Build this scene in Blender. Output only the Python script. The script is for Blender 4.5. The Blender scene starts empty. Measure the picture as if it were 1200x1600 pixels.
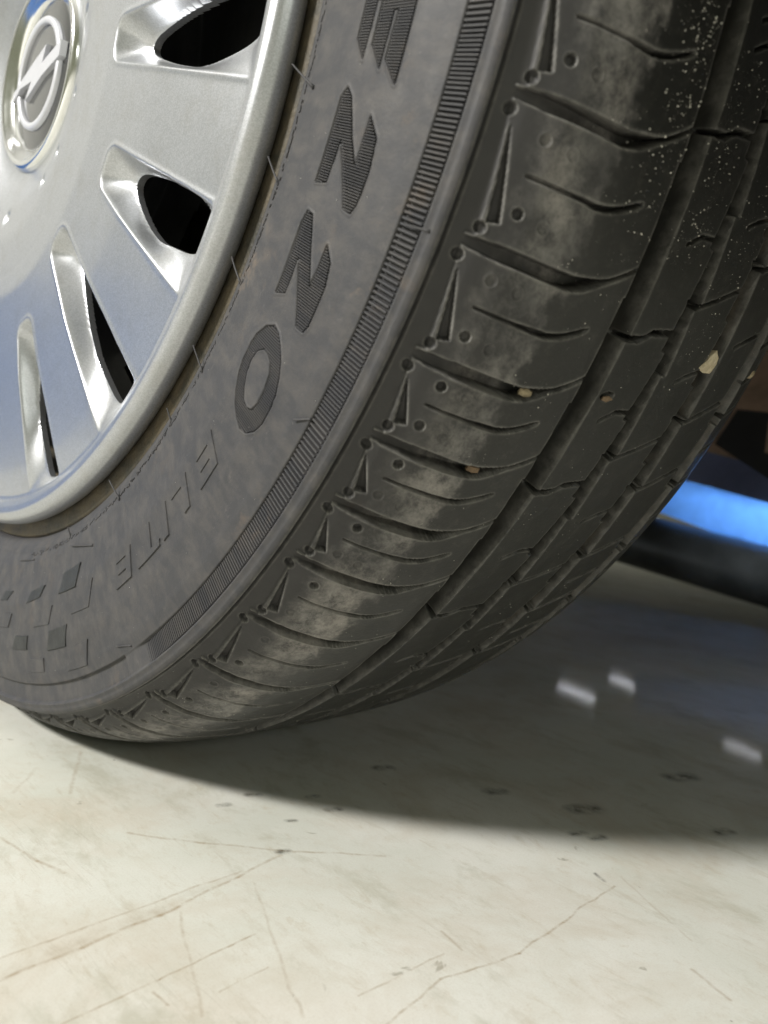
import bpy, math, random
import numpy as np
from mathutils import Matrix, Vector
random.seed(7)
RNG = np.random.RandomState(11)
scn = bpy.context.scene
COL = scn.collection
HW = 0.312                      # wheel centre above the floor (loaded radius)
D2R = math.pi / 180

# ------------------------------------------------------------------ camera
cam = bpy.data.cameras.new('camera')
camo = bpy.data.objects.new('camera', cam); COL.objects.link(camo)
RW = [[0.6937856247362322, -0.10301426005009798, 0.7127759599872086],
      [0.7131350732659186, -0.03984298206156639, -0.6998934947964973],
      [0.10049813026802436, 0.9938815819838761, 0.04582059368732268]]
m = Matrix(RW).to_4x4(); m.translation = Vector((0.40512216, -0.13870279, 0.13902322))
camo.matrix_world = m
cam.sensor_fit = 'HORIZONTAL'; cam.sensor_width = 36; cam.lens = 37.36
cam.clip_start = 0.01; cam.clip_end = 200
cam.dof.use_dof = True; cam.dof.focus_distance = 0.27; cam.dof.aperture_fstop = 17
scn.camera = camo

# ------------------------------------------------------------------ world + lamps
w = bpy.data.worlds.new('World'); scn.world = w; w.use_nodes = True
bg = w.node_tree.nodes['Background']
bg.inputs[0].default_value = (0.93, 0.96, 0.62, 1); bg.inputs[1].default_value = 0.22
scn.view_settings.view_transform = 'Standard'; scn.view_settings.look = 'None'
scn.view_settings.exposure = 0.0; scn.view_settings.gamma = 1.0

def area(name, loc, tgt, sx, sy, power, col):
    l = bpy.data.lights.new(name, 'AREA'); l.shape = 'RECTANGLE'; l.size = sx; l.size_y = sy
    l.energy = power; l.color = col
    o = bpy.data.objects.new(name, l); COL.objects.link(o)
    o.location = loc
    o.rotation_euler = (Vector(tgt) - Vector(loc)).to_track_quat('-Z', 'Y').to_euler()
    return o
area('ceiling_tube_lamp', (-0.55, -3.35, 2.50), (0.1, 0, 0.1), 0.60, 0.30, 268, (1.0, 0.97, 0.915))
area('wall_fill_light', (-2.9, -2.2, 3.1), (-4.5, -1.6, 1.3), 1.2, 0.3, 26, (1.0, 0.98, 0.94))  # added fill: brightens the pale wall that the hubcap mirrors
lo_ = area('arm_fill_light', (0.80, 0.34, 0.05), (0.02, 1.0, 0.16), 0.16, 0.05, 0.36, (0.93, 0.96, 1.0)); lo_.data.spread = 16 * D2R  # added narrow fill aimed at the blue lift arm, no real fixture
area('front_fill_light', (3.4, -0.75, 1.35), (0.2, 0, 0.2), 1.4, 0.5, 15, (0.98, 0.99, 0.90))  # added low fill from the front for the tread, no known source

# ------------------------------------------------------------------ helpers
def tag(o, label=None, cat=None, group=None, kind=None):
    if label: o['label'] = label
    if cat: o['category'] = cat
    if group: o['group'] = group
    if kind: o['kind'] = kind
    return o
def empty(name, loc=(0, 0, 0)):
    o = bpy.data.objects.new(name, None); COL.objects.link(o); o.location = loc
    o.empty_display_size = 0.05
    return o
def mesh_obj(name, V, F, mat=None, parent=None, smooth=True, uv=None, normals=None):
    """V (n,3) array, F (m,4)/(m,3) array or list of lists"""
    me = bpy.data.meshes.new(name)
    V = np.asarray(V, dtype=np.float32)
    if isinstance(F, np.ndarray):
        k = F.shape[1]; n = F.shape[0]
        me.vertices.add(len(V)); me.vertices.foreach_set('co', V.ravel())
        me.loops.add(n * k); me.loops.foreach_set('vertex_index', F.astype(np.int32).ravel())
        me.polygons.add(n); me.polygons.foreach_set('loop_start', np.arange(0, n * k, k, dtype=np.int32))
        me.update(calc_edges=True)
        if uv is not None:
            ul = me.uv_layers.new(name='UVMap')
            ul.data.foreach_set('uv', uv[F.ravel()].astype(np.float32).ravel())
    else:
        me.from_pydata([tuple(map(float, v)) for v in V], [], F)
        if uv is not None:
            ul = me.uv_layers.new(name='UVMap')
            idx = np.zeros(len(me.loops), dtype=np.int32); me.loops.foreach_get('vertex_index', idx)
            ul.data.foreach_set('uv', uv[idx].astype(np.float32).ravel())
    me.polygons.foreach_set('use_smooth', np.full(len(me.polygons), bool(smooth)))
    if mat: me.materials.append(mat)
    if normals is not None:
        me.normals_split_custom_set_from_vertices([tuple(x) for x in normals.tolist()])
    me.update()
    o = bpy.data.objects.new(name, me); COL.objects.link(o)
    if parent: o.parent = parent
    return o
def sm(x):
    x = np.clip(x, 0, 1); return x * x * (3 - 2 * x)
def edge(d, e=0.35):            # d>0 inside, mm
    return sm(d / e + 0.5)

class NT:
    def __init__(s, name):
        s.m = bpy.data.materials.new(name); s.m.use_nodes = True
        s.n = s.m.node_tree; s.b = s.n.nodes['Principled BSDF']; s.out = s.n.nodes['Material Output']
    def node(s, t, **kw):
        n = s.n.nodes.new(t)
        for k, v in kw.items():
            if k.startswith('i_'):
                key = k[2:]; key = int(key) if key.isdigit() else key
                n.inputs[key].default_value = v
            else: setattr(n, k, v)
        return n
    def link(s, a, b): s.n.links.new(a, b)
    def noise(s, vec, scale, detail=4, rough=0.55, dist=0.0):
        n = s.node('ShaderNodeTexNoise', i_Scale=scale, i_Detail=detail, i_Roughness=rough, i_Distortion=dist)
        if vec is not None: s.link(vec, n.inputs['Vector'])
        return n.outputs['Fac']
    def ramp(s, fac, pts):
        r = s.node('ShaderNodeValToRGB'); s.link(fac, r.inputs[0])
        el = r.color_ramp.elements
        while len(el) < len(pts): el.new(0.5)
        for e, (p, c) in zip(el, pts):
            e.position = p; e.color = c if len(c) == 4 else (*c, 1)
        return r.outputs[0]
    def math(s, op, a, b=None, c=None):
        n = s.node('ShaderNodeMath', operation=op)
        for i, x in enumerate((a, b, c)):
            if x is None: continue
            if isinstance(x, (int, float)): n.inputs[i].default_value = x
            else: s.link(x, n.inputs[i])
        return n.outputs[0]
    def mix(s, fac, a, b, mode='MIX'):
        n = s.node('ShaderNodeMix', data_type='RGBA', blend_type=mode)
        for i, x in ((0, fac), (6, a), (7, b)):
            if isinstance(x, (int, float)): n.inputs[i].default_value = x
            elif isinstance(x, tuple): n.inputs[i].default_value = x if len(x) == 4 else (*x, 1)
            else: s.link(x, n.inputs[i])
        return n.outputs[2]
    def bump(s, h, strength=0.3, dist=0.001, normal=None):
        n = s.node('ShaderNodeBump', i_Strength=strength, i_Distance=dist)
        s.link(h, n.inputs['Height'])
        if normal is not None: s.link(normal, n.inputs['Normal'])
        return n.outputs[0]
def g(v): return (v, v, v, 1)

# ------------------------------------------------------------------ materials
def mat_rubber():
    t = NT('tyre_rubber'); b = t.b
    co = t.node('ShaderNodeTexCoord').outputs['Object']
    uv = t.node('ShaderNodeUVMap', uv_map='UVMap').outputs[0]
    sep = t.node('ShaderNodeSeparateXYZ'); t.link(uv, sep.inputs[0])
    S = sep.outputs[1]                       # arc position, decimetres
    n_big = t.noise(co, 22, 5, 0.6, 0.3); n_mid = t.noise(co, 90, 6, 0.65, 0.2); n_fine = t.noise(co, 900, 3, 0.6)
    # base
    side = t.mix(n_big, (0.032, 0.033, 0.037), (0.050, 0.050, 0.055))
    brown = t.ramp(n_mid, [(0.56, (0, 0, 0)), (0.74, (1, 1, 1))])
    patch = t.ramp(t.noise(co, 14, 3), [(0.50, g(0)), (0.68, g(1))])
    bf = t.math('MULTIPLY', t.math('MULTIPLY', brown, patch), 0.85)
    side = t.mix(bf, side, (0.20, 0.15, 0.105))
    # rub marks on the sidewall: pale grey smears
    mp = t.node('ShaderNodeMapping'); t.link(uv, mp.inputs[0]); mp.inputs['Scale'].default_value = (6, 22, 1)
    sme = t.ramp(t.noise(mp.outputs[0], 1.6, 6, 0.7, 0.6), [(0.60, g(0)), (0.80, g(1))])
    side = t.mix(t.math('MULTIPLY', sme, 0.40), side, (0.17, 0.16, 0.15))
    mp3 = t.node('ShaderNodeMapping'); t.link(uv, mp3.inputs[0]); mp3.inputs['Scale'].default_value = (7, 9, 1)
    cl = t.ramp(t.noise(mp3.outputs[0], 1.0, 7, 0.68, 0.2), [(0.42, g(0)), (0.66, g(1))])
    side = t.mix(t.math('MULTIPLY', cl, 0.36), side, (0.115, 0.105, 0.095))
    rub = t.node('ShaderNodeMapping'); t.link(uv, rub.inputs[0]); rub.inputs['Scale'].default_value = (14, 240, 1)
    rb_ = t.ramp(t.noise(rub.outputs[0], 1.0, 5, 0.7, 0.1), [(0.64, g(0)), (0.74, g(1))])
    side = t.mix(t.math('MULTIPLY', rb_, 0.22), side, (0.20, 0.19, 0.18))
    shd = t.node('ShaderNodeMapRange'); t.link(S, shd.inputs[0]); shd.inputs[1].default_value = .81; shd.inputs[2].default_value = .83
    side = t.mix(t.math('MULTIPLY', shd.outputs[0], .9), side, t.mix(n_big, (0.026, 0.0255, 0.026), (0.040, 0.039, 0.039)))
    # shoulder dust, grey patches ending in an uneven worn edge
    wob = t.math('MULTIPLY', t.math('SUBTRACT', t.noise(co, 160, 4, 0.6), 0.5), 0.16)
    S2 = t.math('ADD', S, wob)
    sh_on = t.ramp(S2, [(0.0, g(0)), (0.93 / 3, g(0)), (1.03 / 3, g(1)), (1.155 / 3, g(1)), (1.18 / 3, g(0)), (1, g(0))])
    # ramp input is S/3
    sdiv = t.math('DIVIDE', S2, 3.0)
    for l in list(t.n.links):
        if l.to_node.bl_idname == 'ShaderNodeValToRGB' and l.from_socket == S2: t.n.links.remove(l)
    r = [n for n in t.n.nodes if n.bl_idname == 'ShaderNodeValToRGB' and len(n.color_ramp.elements) == 6][0]
    t.link(sdiv, r.inputs[0])
    dustn = t.math('MULTIPLY', t.ramp(t.noise(co, 85, 12, 0.82, 0.05), [(0.42, g(0.06)), (0.60, g(1))]), t.ramp(t.noise(co, 30, 3, .6), [(.36, g(.20)), (.60, g(1))]))
    dcol = t.mix(t.noise(co, 60, 3), (0.30, 0.305, 0.30), (0.30, 0.27, 0.24))
    c = t.mix(t.math('MULTIPLY', t.math('MULTIPLY', sh_on, dustn), 0.82), side, dcol)
    # contact tread: darker clean rubber
    tr = t.node('ShaderNodeMapRange', interpolation_type='SMOOTHSTEP'); t.link(S2, tr.inputs[0])
    tr.inputs[1].default_value = 1.13; tr.inputs[2].default_value = 1.19
    tcol = t.mix(n_big, (0.017, 0.0175, 0.0165), (0.029, 0.029, 0.027))
    sc = t.ramp(t.noise(co, 210, 10, 0.85, 0.1), [(0.52, g(0)), (0.70, g(1))])
    tcol = t.mix(t.math('MULTIPLY', sc, 0.35), tcol, (0.12, 0.115, 0.10))
    c = t.mix(tr.outputs[0], c, tcol)
    # grime lodged low in cavities is real mud: keep to groove height via attribute
    at = t.node('ShaderNodeAttribute', attribute_name='mud')
    mudn = t.ramp(t.noise(co, 70, 6, 0.7, 0.4), [(0.45, g(0)), (0.66, g(1))])
    c = t.mix(t.math('MULTIPLY', t.math('MULTIPLY', at.outputs['Fac'], mudn), t.math('ADD', .06, t.math('MULTIPLY', t.math('GREATER_THAN', S, 1.85), .55))), c, (0.20, 0.16, 0.12))
    aw = t.node('ShaderNodeAttribute', attribute_name='wear')
    wn = t.ramp(t.noise(co, 260, 6, 0.7, 0.1), [(0.34, g(.15)), (0.62, g(1))])
    c = t.mix(t.math('MULTIPLY', t.math('MULTIPLY', aw.outputs['Fac'], wn), 0.75), c, (0.21, 0.205, 0.19))
    t.link(c, b.inputs['Base Color'])
    ro = t.math('SUBTRACT', t.math('ADD', t.math('MULTIPLY', n_mid, 0.35), 0.46), t.math('MULTIPLY', tr.outputs[0], 0.24))
    t.link(ro, b.inputs['Roughness'])
    b.inputs['Specular IOR Level'].default_value = 0.42
    h = t.math('ADD', t.math('MULTIPLY', n_fine, 0.5), t.math('MULTIPLY', t.noise(co, 2600, 2), 0.35))
    n1 = t.bump(h, 0.50, 0.0003)
    n2 = t.bump(t.noise(co, 60, 6, 0.6), 0.10, 0.0010, n1)
    t.link(n2, b.inputs['Normal'])
    return t.m
M_RUB = mat_rubber()

def mat_simple(name, col, rough=0.5, metal=0.0, var=0.0, scale=60, bump=0.0, spec=0.5, col2=None, coat=0.0):
    t = NT(name); b = t.b
    co = t.node('ShaderNodeTexCoord').outputs['Object']
    n = t.noise(co, scale, 6, 0.65, 0.3)
    c2 = col2 or tuple(max(0, x * (1 - var)) for x in col)
    f = t.ramp(n, [(0.38, g(0)), (0.64, g(1))])
    t.link(t.mix(f, col, c2), b.inputs['Base Color'])
    t.link(t.math('ADD', t.math('MULTIPLY', n, 0.2), rough - 0.1), b.inputs['Roughness'])
    b.inputs['Metallic'].default_value = metal; b.inputs['Specular IOR Level'].default_value = spec
    b.inputs['Coat Weight'].default_value = coat; b.inputs['Coat Roughness'].default_value = 0.05
    if bump: t.link(t.bump(t.noise(co, scale * 6, 5, 0.6), bump, 0.001), b.inputs['Normal'])
    return t.m
def mat_silver():
    t = NT('silver_wheel_paint'); b = t.b
    co = t.node('ShaderNodeTexCoord').outputs['Object']
    fl = t.node('ShaderNodeTexVoronoi', i_Scale=2600.0); t.link(co, fl.inputs['Vector'])
    flc = t.math('MULTIPLY', fl.outputs['Color'], 1.0)
    base = t.mix(t.ramp(flc, [(0.2, g(0)), (0.8, g(1))]), (0.42, 0.435, 0.46), (0.52, 0.535, 0.565))
    d = t.ramp(t.noise(co, 700, 4, 0.7), [(0.70, g(0)), (0.78, g(1))])
    base = t.mix(t.math('MULTIPLY', d, 0.25), base, (0.8, 0.8, 0.78))
    dst = t.ramp(t.noise(co, 55, 8, .75, .2), [(.50, g(0)), (.72, g(1))])
    base = t.mix(t.math('MULTIPLY', dst, 0.28), base, (0.33, 0.31, 0.27))
    t.link(base, b.inputs['Base Color'])
    b.inputs['Metallic'].default_value = 0.85
    t.link(t.math('ADD', t.math('MULTIPLY', t.noise(co, 30, 4), 0.06), 0.34), b.inputs['Roughness'])
    b.inputs['Coat Weight'].default_value = 0.35; b.inputs['Coat Roughness'].default_value = 0.12
    nb = t.bump(flc, 0.10, 0.0002)
    nb2 = t.bump(t.noise(co, 1200, 2), 0.05, 0.0004, nb)
    t.link(nb2, b.inputs['Normal'])
    return t.m
M_SIL = mat_silver()
M_RIM = mat_simple('grimy_steel_rim', (0.038, 0.035, 0.026), 0.6, 0.0, 0.5, 90, 0.5, col2=(0.10, 0.08, 0.05))
M_BLACK = mat_simple('black_painted_steel', (0.012, 0.012, 0.012), 0.55, 0.0, 0.4, 40, 0.2)
M_CHROME = mat_simple('chrome', (0.86, 0.87, 0.88), 0.16, 1.0, 0.05, 60)
M_DISC = mat_simple('badge_grey_lacquer', (0.045, 0.047, 0.05), 0.22, 0.2, 0.15, 50, coat=1.0)
M_EMB = mat_simple('badge_satin_silver', (0.60, 0.61, 0.66), 0.4, 0.4, 0.05, 60)
M_DRUB = mat_simple('smooth_dark_rubber', (0.020, 0.022, 0.023), 0.55, 0.0, 0.3, 90, 0.15)
M_GRIT = mat_simple('pale_grit', (0.75, 0.73, 0.66), 0.6, 0.0, 0.5, 800)
M_STONE = mat_simple('tan_stone', (0.62, 0.54, 0.38), 0.75, 0.0, 0.3, 300, 0.5, col2=(0.40, 0.33, 0.22))
M_TAN = mat_simple('dusty_tan_stone', (0.40, 0.33, 0.21), 0.8, 0.0, 0.4, 300, 0.5)
M_BROWNST = mat_simple('brown_stone', (0.22, 0.15, 0.09), 0.75, 0.0, 0.3, 300, 0.5)

# ------------------------------------------------------------------ tyre profile
PR = np.array([(.2198, .0078), (.2203, .004), (.2212, .0012), (.2235, -.0004), (.232, -.004), (.25, -.0065), (.268, -.006), (.280, -.0042),
 (.2847, -.0030), (.2930, -.0026), (.2965, -.001), (.2985, .003), (.3025, .008), (.3075, .0155), (.3115, .025), (.3143, .036),
 (.3162, .05), (.3170, .07), (.3175, .1), (.3171, .125), (.3160, .142), (.3137, .153), (.3100, .163), (.3055, .171), (.300, .178),
 (.292, .184), (.275, .190), (.250, .193), (.232, .190), (.2203, .184)])
seg = np.hypot(*np.diff(PR, axis=0).T)
SK = np.concatenate([[0], np.cumsum(seg)]) * 1000
SK += 5.2 - SK[3]               # keep the fitted arc positions
sd = np.arange(SK[0], SK[-1], 0.2)
rd = np.interp(sd, SK, PR[:, 0]); yd = np.interp(sd, SK, PR[:, 1])
ker = np.hanning(25); ker /= ker.sum()
def smooth(a):
    p = np.concatenate([2 * a[0] - a[12:0:-1], a, 2 * a[-1] - a[-2:-14:-1]]); return np.convolve(p, ker, 'valid')
rd = smooth(rd); yd = smooth(yd)
tr_ = np.gradient(rd, sd); ty_ = np.gradient(yd, sd)
ln = np.hypot(tr_, ty_); nr_ = ty_ / ln; ny_ = -tr_ / ln
S_MAX = SK[-1]

def surf(s, th, h):
    """s mm, th deg, h mm -> xyz (m), tyre surface with the sidewall bulge and flat spot at the contact"""
    s = np.asarray(s, float); th = np.asarray(th, float); h = np.asarray(h, float)
    r = np.interp(s, sd, rd) + np.interp(s, sd, nr_) * h * 0.001
    y = np.interp(s, sd, yd) + np.interp(s, sd, ny_) * h * 0.001
    d = (th + 90 + 180) % 360 - 180
    b = np.exp(-(d / 17.0) ** 2) * (np.exp(-((s - 72) / 32.0) ** 2) - np.exp(-((s - 285) / 32.0) ** 2))
    y = y - 0.0014 * b
    a = th * D2R
    z = r * np.sin(a) + HW
    # soft flat spot
    z = np.where(z < 0.0020, 0.0006 + 0.0014 * np.exp(np.minimum((z - 0.0020) / 0.0014, 0)), z)
    return np.stack([r * np.cos(a), y, z], -1)

# ------------------------------------------------------------------ tread layout (degrees, arc mm)
vis_g = [-9.3, -15.9, -22.3, -27.9, -32.5, -36.8, -41.2, -46.7, -52.9, -59.5, -66.0, -71.5, -76.2, -80.6, -85.4]
pt = [6.4, 6.4, 5.6, 4.6, 4.3, 4.4, 5.5, 6.2, 6.6]
GR = list(vis_g); k = 0
while GR[-1] > -9.3 - 360 + 9:
    GR.append(GR[-1] - pt[k % len(pt)]); k += 1
GR = np.array(GR)                               # lateral groove angles, decreasing, from -9.3 down to ~-362
GRn = np.append(GR, GR[0] - 360)
def cuts(vis, step, start=None):
    v = list(vis)
    while v[-1] > vis[0] - 360 + step * 0.9: v.append(v[-1] - step)
    return np.array(v)
R2F = cuts([-4.5, -13.9, -23.9, -33.2, -43.6, -54.2], 10.3)
R2H = cuts([-9.4, -18.4, -28.0, -37.8, -48.8], 10.3)
R3F = cuts([-2.0, -11.6, -21.1, -30.3, -40.4, -51.0], 10.3)
R3H = cuts([-6.6, -16.4, -25.1, -34.8, -45.4], 10.3)
R4F = cuts([-8.5, -17.6, -27.0, -31.9, -37.7, -43.4, -49.2], 10.0)
R4H = cuts([-3.5, -12.9, -22.2, -40.5, -46.5], 10.0)
OSH = cuts([-2.6, -5.2, -7.9, -10.5, -13.2, -15.9, -18.4, -21.0, -23.4, -25.8, -28.5, -31.1, -33.9, -36.8, -39.7, -42.6], 2.9)

def wrap(d): return (d + 180) % 360 - 180
def seg_phase(th, arr):
    """index i of the interval arr[i] >= th > arr[i+1] and fraction within it (arr decreasing, 360 wrapped)"""
    a0 = arr[0]; t = (th - a0) % 360 - 360          # (-360,0]
    t = np.where(t <= -360, 0, t)
    rel = np.append(arr - a0, -360.0)
    i = np.clip(np.searchsorted(-rel, -t, side='right') - 1, 0, len(arr) - 1)
    top = rel[i]; bot = rel[i + 1]
    return i, (top - t) / (top - bot), top - t, t - bot

def poly_sdf(px, py, poly):
    """signed distance, positive inside"""
    P = np.asarray(poly, float); n = len(P)
    d = np.full(px.shape, 1e9); inside = np.zeros(px.shape, bool)
    for i in range(n):
        a = P[i]; b = P[(i + 1) % n]
        e = b - a; wx = px - a[0]; wy = py - a[1]
        q = np.clip((wx * e[0] + wy * e[1]) / (e @ e + 1e-12), 0, 1)
        d = np.minimum(d, (wx - q * e[0]) ** 2 + (wy - q * e[1]) ** 2)
        c = ((a[1] <= py) & (b[1] > py)) | ((b[1] <= py) & (a[1] > py))
        with np.errstate(divide='ignore', invalid='ignore'):
            xi = a[0] + (py - a[1]) / (b[1] - a[1] + 1e-15) * e[0]
        inside ^= c & (px < xi)
    d = np.sqrt(d)
    return np.where(inside, d, -d)

# lettering in (u = -angle deg, v = arc mm)
LET = {
 'Z1': [[(17.2, 35.6), (17.7, 34), (22.7, 34), (22.5, 38.4), (20.1, 38.8), (23.5, 48.4), (23.6, 51.6), (23, 52.8), (21.3, 53.2), (19.6, 52), (18.5, 47.2), (21.2, 47.2), (19.8, 42.8), (17.7, 38)]],
 'Z2': [[(24.4, 34.8), (25.1, 34), (29.8, 34.2), (29.4, 38.4), (27.1, 38.0), (30.6, 48.4), (30.6, 51.6), (30.1, 52.6), (27.8, 52.8), (26.4, 51.2), (25.6, 47.4), (28.2, 47.0), (26.6, 42.4), (24.5, 37.4)]],
 'E': [[(10.6, 36), (11.2, 34.2), (14.5, 34.2), (15.7, 38.4), (12.6, 38.8), (12.6, 40.6), (14.9, 40.6), (16.2, 45.6), (13.2, 45.8), (13.2, 47.2), (15.7, 47.0), (16.9, 52.6), (12.6, 52.8), (11.9, 51.6)]],
 'R': [[(4.0, 34.2), (5.2, 34.2), (6.0, 41), (6.6, 41), (8.0, 34.2), (9.6, 34.4), (8.3, 41.2), (9.2, 44), (9.4, 50), (8.4, 52.6), (5.6, 52.8), (5.0, 47.5), (7.4, 47.2), (7.0, 45.0), (5.0, 45.0)]],
}
oo = [(31.5, 40.0), (31.7, 42.8), (32.2, 45.6), (32.9, 48.6), (33.7, 50.8), (34.7, 52.5), (35.8, 53.2), (36.9, 52.9), (37.6, 51.8), (38.2, 49.2), (38.4, 46.0), (38.1, 42.4), (37.6, 39.2), (36.9, 36.6), (35.9, 34.2), (34.9, 33.0), (33.8, 32.9), (32.8, 34.0), (31.9, 36.6)]
oi = [(33.2, 39.6), (33.2, 42.2), (33.5, 45.0), (34.1, 46.8), (35.0, 47.6), (36.2, 47.6), (36.8, 46.6), (37.0, 44.4), (36.8, 41.6), (36.2, 39.2), (35.3, 37.2), (34.4, 36.6), (33.6, 37.4)]
LET['O'] = [oo, oi]
def radmm(s): return np.interp(s, sd, rd) * 1000

def height(s, th):
    """relief in mm on the (s, theta) grid"""
    H = np.zeros(np.broadcast(s, th).shape); MUD = np.zeros_like(H)
    s = np.broadcast_to(s, H.shape); th = np.broadcast_to(th, H.shape)
    mmd = radmm(s) * D2R                                            # mm per degree
    # ---- sidewall
    H += 0.35 * np.exp(-((s - 8.3) / 0.9) ** 2)                      # thin lip by the bead
    H -= 0.10 * edge(s - 13.0, .8) * edge(62 - s, .8)
    on = np.minimum(sm((th + 58.5) / 2.0), 1) * (th < 5)
    band = edge(s - 67.6, .4) * edge(75.4 - s, .4)
    H -= band * (0.25 + 1.05 * np.where((th > -60) & (th < 20), on, 1.0))
    H += 0.18 * np.exp(-((s - 76.1) / 0.5) ** 2) + 0.22 * edge(s - 78.0, .5) * edge(80.4 - s, 1.2)
    H -= 2.2 * np.exp(-((s - 81.6) / 0.55) ** 4)                     # fine circumferential groove
    H -= 0.35 * edge(s - 81.6, 1.0) * edge(88 - s, 4)
    # ---- shoulder blocks
    i, fr, dtop, dbot = seg_phase(th, GR)
    plen = dtop + dbot
    line = 85.9 + 2.7 * fr
    shz = (s > 80) & (s < 146)
    step = edge(line - s, .5) * (s > 82)
    H -= 0.75 * step
    # small fins: walls framing each block end
    H += 0.0
    # lateral grooves, centre curve
    bend = 1.75 * np.clip((s - 115.5) / 22.5, 0, 2) ** 1.7
    hw = np.interp(s, [82.5, 86, 90, 98, 116, 122, 126.5, 129, 139], [0.0, 1.0, 1.5, 1.85, 1.80, 1.55, 0.8, 0.42, 0.42])
    dep = np.interp(s, [82, 86, 90, 98, 108, 126, 139], [0.2, 1.1, 2.0, 3.6, 5.4, 6.0, 6.2])
    cen = -0.34
    for dd in (-dtop, dbot):      # distance in deg from groove at top (neg) or bottom (pos)
        d = np.abs(dd - cen - bend) * mmd
        mk = edge(hw - d, .28) * (hw > 0.05) * (s < 141.5) * (s > 82)
        H = np.where(mk > 0, np.minimum(H, H * (1 - mk) - dep * mk), H)
        MUD = np.maximum(MUD, mk * 0.5)
    # tie bars: a small step on the groove floor
    # sipe in mid block
    bs = 0.85 * np.clip((s - 116) / 13, 0, 2) ** 1.6
    mid = plen * 0.52
    d = np.abs(-dtop + mid - bs) * mmd
    hs = np.interp(s, [94.8, 96, 108, 116, 128, 130.4], [0.28, 0.38, 0.42, 0.62, 0.62, 0.25])
    mk = edge(hs - d, .30) * edge(s - 95, .5) * edge(130.3 - s, .5)
    H = H - mk * np.interp(s, [95, 106, 112], [1.1, 1.6, 3.4])
    # triangular notch + dimples
    us = dtop                                               # deg below the groove
    def tri_s(a, b, c):
        # triangle in (us deg, s) evaluated in mm
        X = us * mmd; sc_ = mmd
        P = [(a[0] * sc_, a[1] + 0 * sc_), (b[0] * sc_, b[1] + 0 * sc_), (c[0] * sc_, c[1] + 0 * sc_)]
        dmin = np.full(X.shape, 1e9)
        for q in range(3):
            x0, y0 = P[q]; x1, y1 = P[(q + 1) % 3]
            ex = x1 - x0; ey = y1 - y0; L = np.sqrt(ex * ex + ey * ey) + 1e-9
            dmin = np.minimum(dmin, ((X - x0) * ey - (s - y0) * ex) / L)
        return dmin
    t1 = tri_s((1.45, 87.35), (plen - 0.85, 93.0), (plen - 0.72, 89.9))
    t2 = tri_s((1.45, 87.35), (plen - 0.72, 89.9), (plen - 0.85, 93.0))
    tmx = np.maximum(t1, t2)
    tm = edge(tmx - 0.05, .35) * (s > 85) * (s < 96)
    H = H - tm * (0.9 + 1.5 * np.clip((us - 1.4) / (plen - 2.2), 0, 1)); MUD = np.maximum(MUD, tm * .6)
    def dimple(ud, sdm, r, depth):
        nonlocal H
        d = np.hypot((us - ud) * mmd, s - sdm)
        H = H - depth * edge(r - d, .45) + 0.14 * np.exp(-((d - r - .35) / .3) ** 2)
    rk = ((i * 7919) % 13) / 13.0
    dimple(1.02, 86.3, 1.35, 1.2)
    dimple(plen - 0.40, 88.9, 1.35, 1.3)
    dimple(plen * 0.27 + .1 * rk, 96.5, 1.25, 0.35 + 1.5 * (rk > .35))
    dimple(plen * 0.29, 104.2, 1.3, 0.30)
    dimple(plen * 0.77 - .1 * rk, 96.3, 1.25, 0.35 + 1.1 * (rk < .6))
    dimple(plen * 0.79, 103.6, 1.25, 0.35)
    # ---- circumferential grooves
    i2, f2, _, _ = seg_phase(th, R2F); i3, f3, _, _ = seg_phase(th, R3F); i4, f4, _, _ = seg_phase(th, R4F)
    i2h, f2h, _, _ = seg_phase(th, np.sort(np.concatenate([R2F, R2H]))[::-1])
    i3h, f3h, _, _ = seg_phase(th, np.sort(np.concatenate([R3F, R3H]))[::-1])
    def circ(l, r, depth):
        nonlocal H, MUD
        ramp_l = sm((s - l) / 0.9); ramp_r = sm((r - s) / 0.9)
        mk = np.clip(ramp_l * ramp_r, 0, 1) * ((s > l) & (s < r))
        H = np.minimum(H, H * (1 - mk) - depth * mk); MUD = np.maximum(MUD, mk)
    circ(137.6 + 0.9 * fr, 147.4 + 0.7 * f2, 6.6)
    circ(166.8 + 2.6 * (1 - f2h), 173.2 + 2.6 * f3h, 6.4)
    circ(193.4 + 2.4 * (1 - f3h), 201.6 + 2.2 * f4, 6.2)
    circ(221.5 + 2.2 * (1 - f4), 229.5 + 2.0 * f4, 4.8)
    # ---- lateral cuts of the ribs
    def latcut(arr, s0, s1, xs, ys, w, depth, e=.35):
        nonlocal H
        _, _, a, b_ = seg_phase(th, arr)
        off = np.interp(s, xs, ys)
        wob = 0.22 * np.sin(s * 1.9 + i2 * 1.3) * np.minimum(w, 1)
        ww = np.interp(s, xs, w) if np.ndim(w) else w
        for dd in (-a, b_):
            d = np.abs(dd - off) * mmd + wob * 0.6
            mk = edge(ww - d, e) * edge(s - s0, .5) * edge(s1 - s, .5)
            H = np.minimum(H, H * (1 - mk) - depth * mk)
    latcut(R2F, 139.5, 167.5, [139, 146, 154, 158, 168], [-0.35, -0.1, .15, .65, 1.0], 0.72, 5.6)
    latcut(R2H, 155.0, 168.5, [155, 161, 168], [-.4, .3, .45], 0.45, 4.0)
    latcut(R3F, 167.6, 194.5, [167, 174, 184, 194], [0, -0.15, .75, 1.7], 0.42, 5.6)
    latcut(R3H, 182.5, 194.5, [182, 187, 194], [-.2, .35, .9], 0.42, 4.0)
    latcut(R4F, 194.0, 222.5, [194, 203, 212, 222], [-.2, -.3, .6, 1.6], 0.60, 5.4)
    latcut(R4H, 208.0, 222.5, [208, 214, 222], [-.1, .5, 1.2], 0.45, 4.0)
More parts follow.
